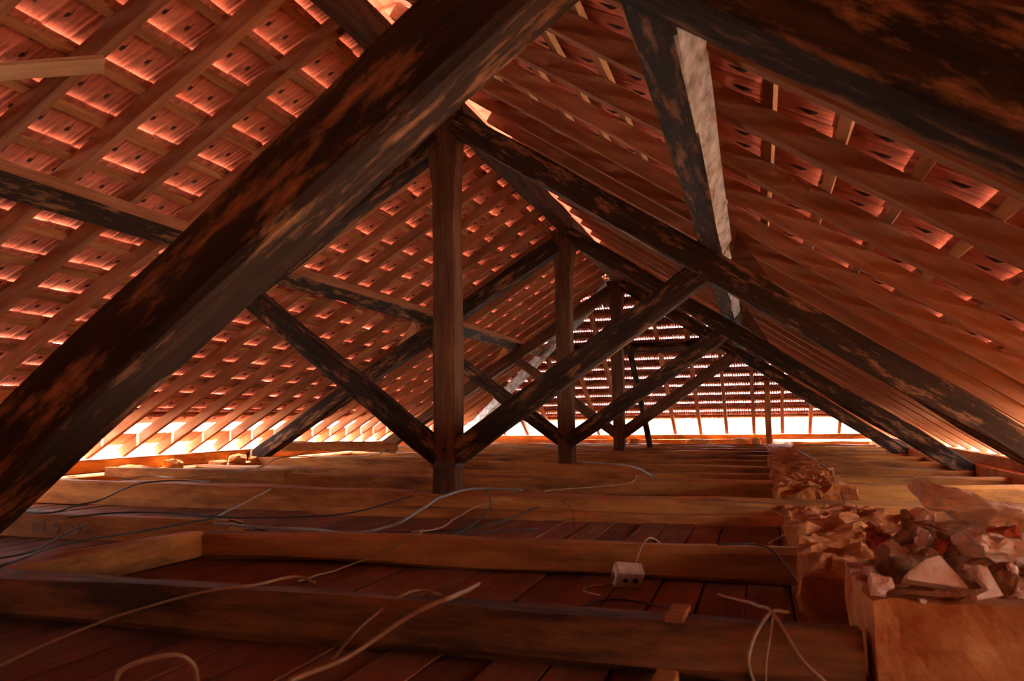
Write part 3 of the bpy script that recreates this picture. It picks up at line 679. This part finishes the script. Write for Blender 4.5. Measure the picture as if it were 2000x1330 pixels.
# ------------------------------------------------------------------ rubble on the near masonry block
RUB = [
    ('plaster_chunk', (2.52, 2.40, 0.245), .31, .07, .12, 'plaster', 'longest plaster slab, topmost on the rubble heap and sloping down to the right'),
    ('plaster_chunk', (2.39, 2.36, 0.23), .075, .035, .05, 'plaster', 'pointed plaster shard jutting left under the topmost slab'),
    ('brick_fragment', (2.55, 2.235, 0.205), .075, .034, .03, 'brick', 'bright red brick piece under the right end of the topmost slab'),
    ('plaster_chunk', (2.51, 2.15, 0.18), .165, .058, .09, 'plaster', 'long pale plaster block at the right edge of the heap'),
    ('brick_fragment', (2.30, 2.12, 0.145), .115, .075, .09, 'dull', 'rounded brown brick lump left of the white triangular piece'),
    ('brick_fragment', (2.29, 2.35, 0.165), .06, .075, .06, 'brick', 'dark red brick lump at the back left of the heap'),
    ('plaster_chunk', (2.24, 1.995, 0.112), .05, .048, .035, 'plaster', 'small white stone on the left front corner of the block'),
    ('plaster_flake', (2.20, 2.08, 0.125), .026, .014, .02, 'plaster', 'thin white flake at far left of the heap'),
    ('plaster_flake', (2.23, 2.08, 0.130), .03, .02, .02, 'plaster', 'white flake touching the brown brick lump'),
    ('plaster_flake', (2.23, 2.04, 0.120), .022, .02, .02, 'plaster', 'white flake just behind the small white stone'),
    ('tile_fragment', (2.32, 2.0, 0.098), .15, .02, .05, 'dull', 'flat brown tile fragment under the white triangular piece'),
    ('plaster_chunk', (2.37, 2.22, 0.185), .034, .055, .03, 'plaster', 'upright pale shard in the middle of the heap'),
    ('brick_fragment', (2.40, 2.18, 0.175), .032, .038, .03, 'brick', 'small round red stone beside the upright shard'),
    ('pebble', (2.43, 2.18, 0.175), .03, .042, .03, 'dull', 'small dusty stone left of the long pale block'),
    ('rubble_stone', (2.43, 2.08, 0.135), .055, .045, .05, 'dull', 'grey brown stone between white triangle and forked plaster'),
    ('rubble_stone', (2.50, 2.02, 0.120), .052, .05, .05, 'dull', 'rounded brown stone at the right front of the heap'),
    ('plaster_flake', (2.52, 2.05, 0.152), .02, .024, .02, 'plaster', 'little white tip standing on the rounded brown stone'),
    ('rubble_stone', (2.36, 2.30, 0.185), .11, .055, .08, 'dull', 'flat brown stone behind the rounded brick lump'),
    ('pebble', (2.36, 2.12, 0.170), .045, .02, .03, 'dull', 'small brown cobble above the white triangular piece'),
    ('pebble', (2.32, 1.975, 0.088), .018, .012, .014, 'plaster', 'tiny pale pebble at the front edge of the block'),
    ('pebble', (2.285, 2.02, 0.115), .03, .024, .026, 'dull', 'brown pebble at the left tip of the white triangular piece'),
    ('rubble_stone', (2.46, 2.33, 0.195), .20, .045, .09, 'dull', 'dark flat stone carrying the topmost slab'),
    ('plaster_flake', (2.52, 1.985, 0.112), .03, .02, .02, 'plaster', 'pale flake at the right frame edge of the block'),
    ('rubble_stone', (2.37, 2.37, 0.20), .045, .075, .05, 'dull', 'slab leaning against the left of the topmost slab'),
    ('rubble_stone', (2.45, 2.22, 0.11), .24, .07, .20, 'dull', 'broad dark stone buried in the middle of the heap'),
    ('rubble_stone', (2.56, 2.12, 0.115), .16, .07, .12, 'dull', 'broad stone under the long pale block'),
    ('rubble_stone', (2.34, 2.26, 0.12), .16, .08, .14, 'dull', 'broad brown stone under the rounded brick lump'),
    ('rubble_stone', (2.50, 2.38, 0.14), .24, .09, .16, 'dull', 'broad stone at the back of the heap'),
]
for i, (nm, loc, w, h, d, mt, lb) in enumerate(RUB):
    o = link(nm, rock_mesh(w * 1.1, d, h * 1.12, i + 40, n=15, rough=0.22), M[mt]); o.location = loc
    o.rotation_euler = (random.uniform(-0.15, 0.15), random.uniform(-0.12, 0.12) + (0.30 if 'sloping' in lb else 0) + (0.1 if 'long pale' in lb else 0), random.uniform(-0.3, 0.3))
    tag(o, lb, 'rubble', 'rubble on the near masonry block')
o = link('plaster_chunk', poly_mesh([(-.066, -.012), (-.058, .006), (-.01, .034), (.022, .042), (.062, -.028), (.058, -.034)], 0.035, 0.004, 3), M['plaster'])
o.location = (2.35, 2.01, 0.135); o.rotation_euler = (-0.5, 0, 0.28); tag(o, 'white triangular plaster piece at the front of the heap', 'rubble', 'rubble on the near masonry block')
o = link('plaster_chunk', poly_mesh([(-.012, .035), (.006, .03), (.03, -.028), (-.024, -.038), (-.026, -.03), (.002, -.018), (-.014, .01)], 0.03, 0.002, 4), M['plaster'])
o.location = (2.445, 1.99, 0.132); o.rotation_euler = (-0.2, 0, 0.2); tag(o, 'forked white plaster piece right of the triangular one', 'rubble', 'rubble on the near masonry block')

# dust and mortar lumps along the left eave
DL = [((-3.9, 6.45, 0.05), .30, .09, 'low heap of mortar dust by the wall plate, left of the round lump'),
      ((-3.9, 7.05, 0.06), .20, .13, 'round mortar lump on the left wall top'),
      ((-3.88, 7.75, 0.04), .22, .07, 'flat crumb of mortar between the two lumps on the left wall top'),
      ((-3.9, 8.15, 0.06), .20, .15, 'peaked mortar lump beside the second tie beam end'),
      ((-3.87, 8.42, 0.05), .12, .12, 'small mortar lump touching the second tie beam end')]
for i, (loc, w, h, lb) in enumerate(DL):
    o = link('mortar_lump', rock_mesh(w * 0.8, w * 1.4, h, 90 + i, n=22, boxy=0.2), M['dust']); o.location = loc
    tag(o, lb, 'rubble', 'mortar lumps on the left wall top')
HL = [((-0.3, 15.4, 0.03), .24, .13), ((0.9, 15.5, 0.03), .5, .12), ((1.65, 15.45, 0.04), .34, .16), ((1.95, 15.4, 0.03), .22, .16), ((-1.6, 15.4, 0.03), .4, .12)]
HN = ['mortar lump before the hip wall plate, left of the leaning pole', 'long low heap of mortar before the hip wall plate', 'larger of two pale stones left of the hip end post', 'stone touching the hip end post', 'dusty mortar heap far left before the hip wall plate']
for i, (loc, w, h) in enumerate(HL):
    o = link('mortar_lump', rock_mesh(w, 0.25, h, 120 + i, n=20, boxy=0.2), M['dust']); o.location = loc
    tag(o, HN[i], 'rubble', 'mortar lumps along the hip end')
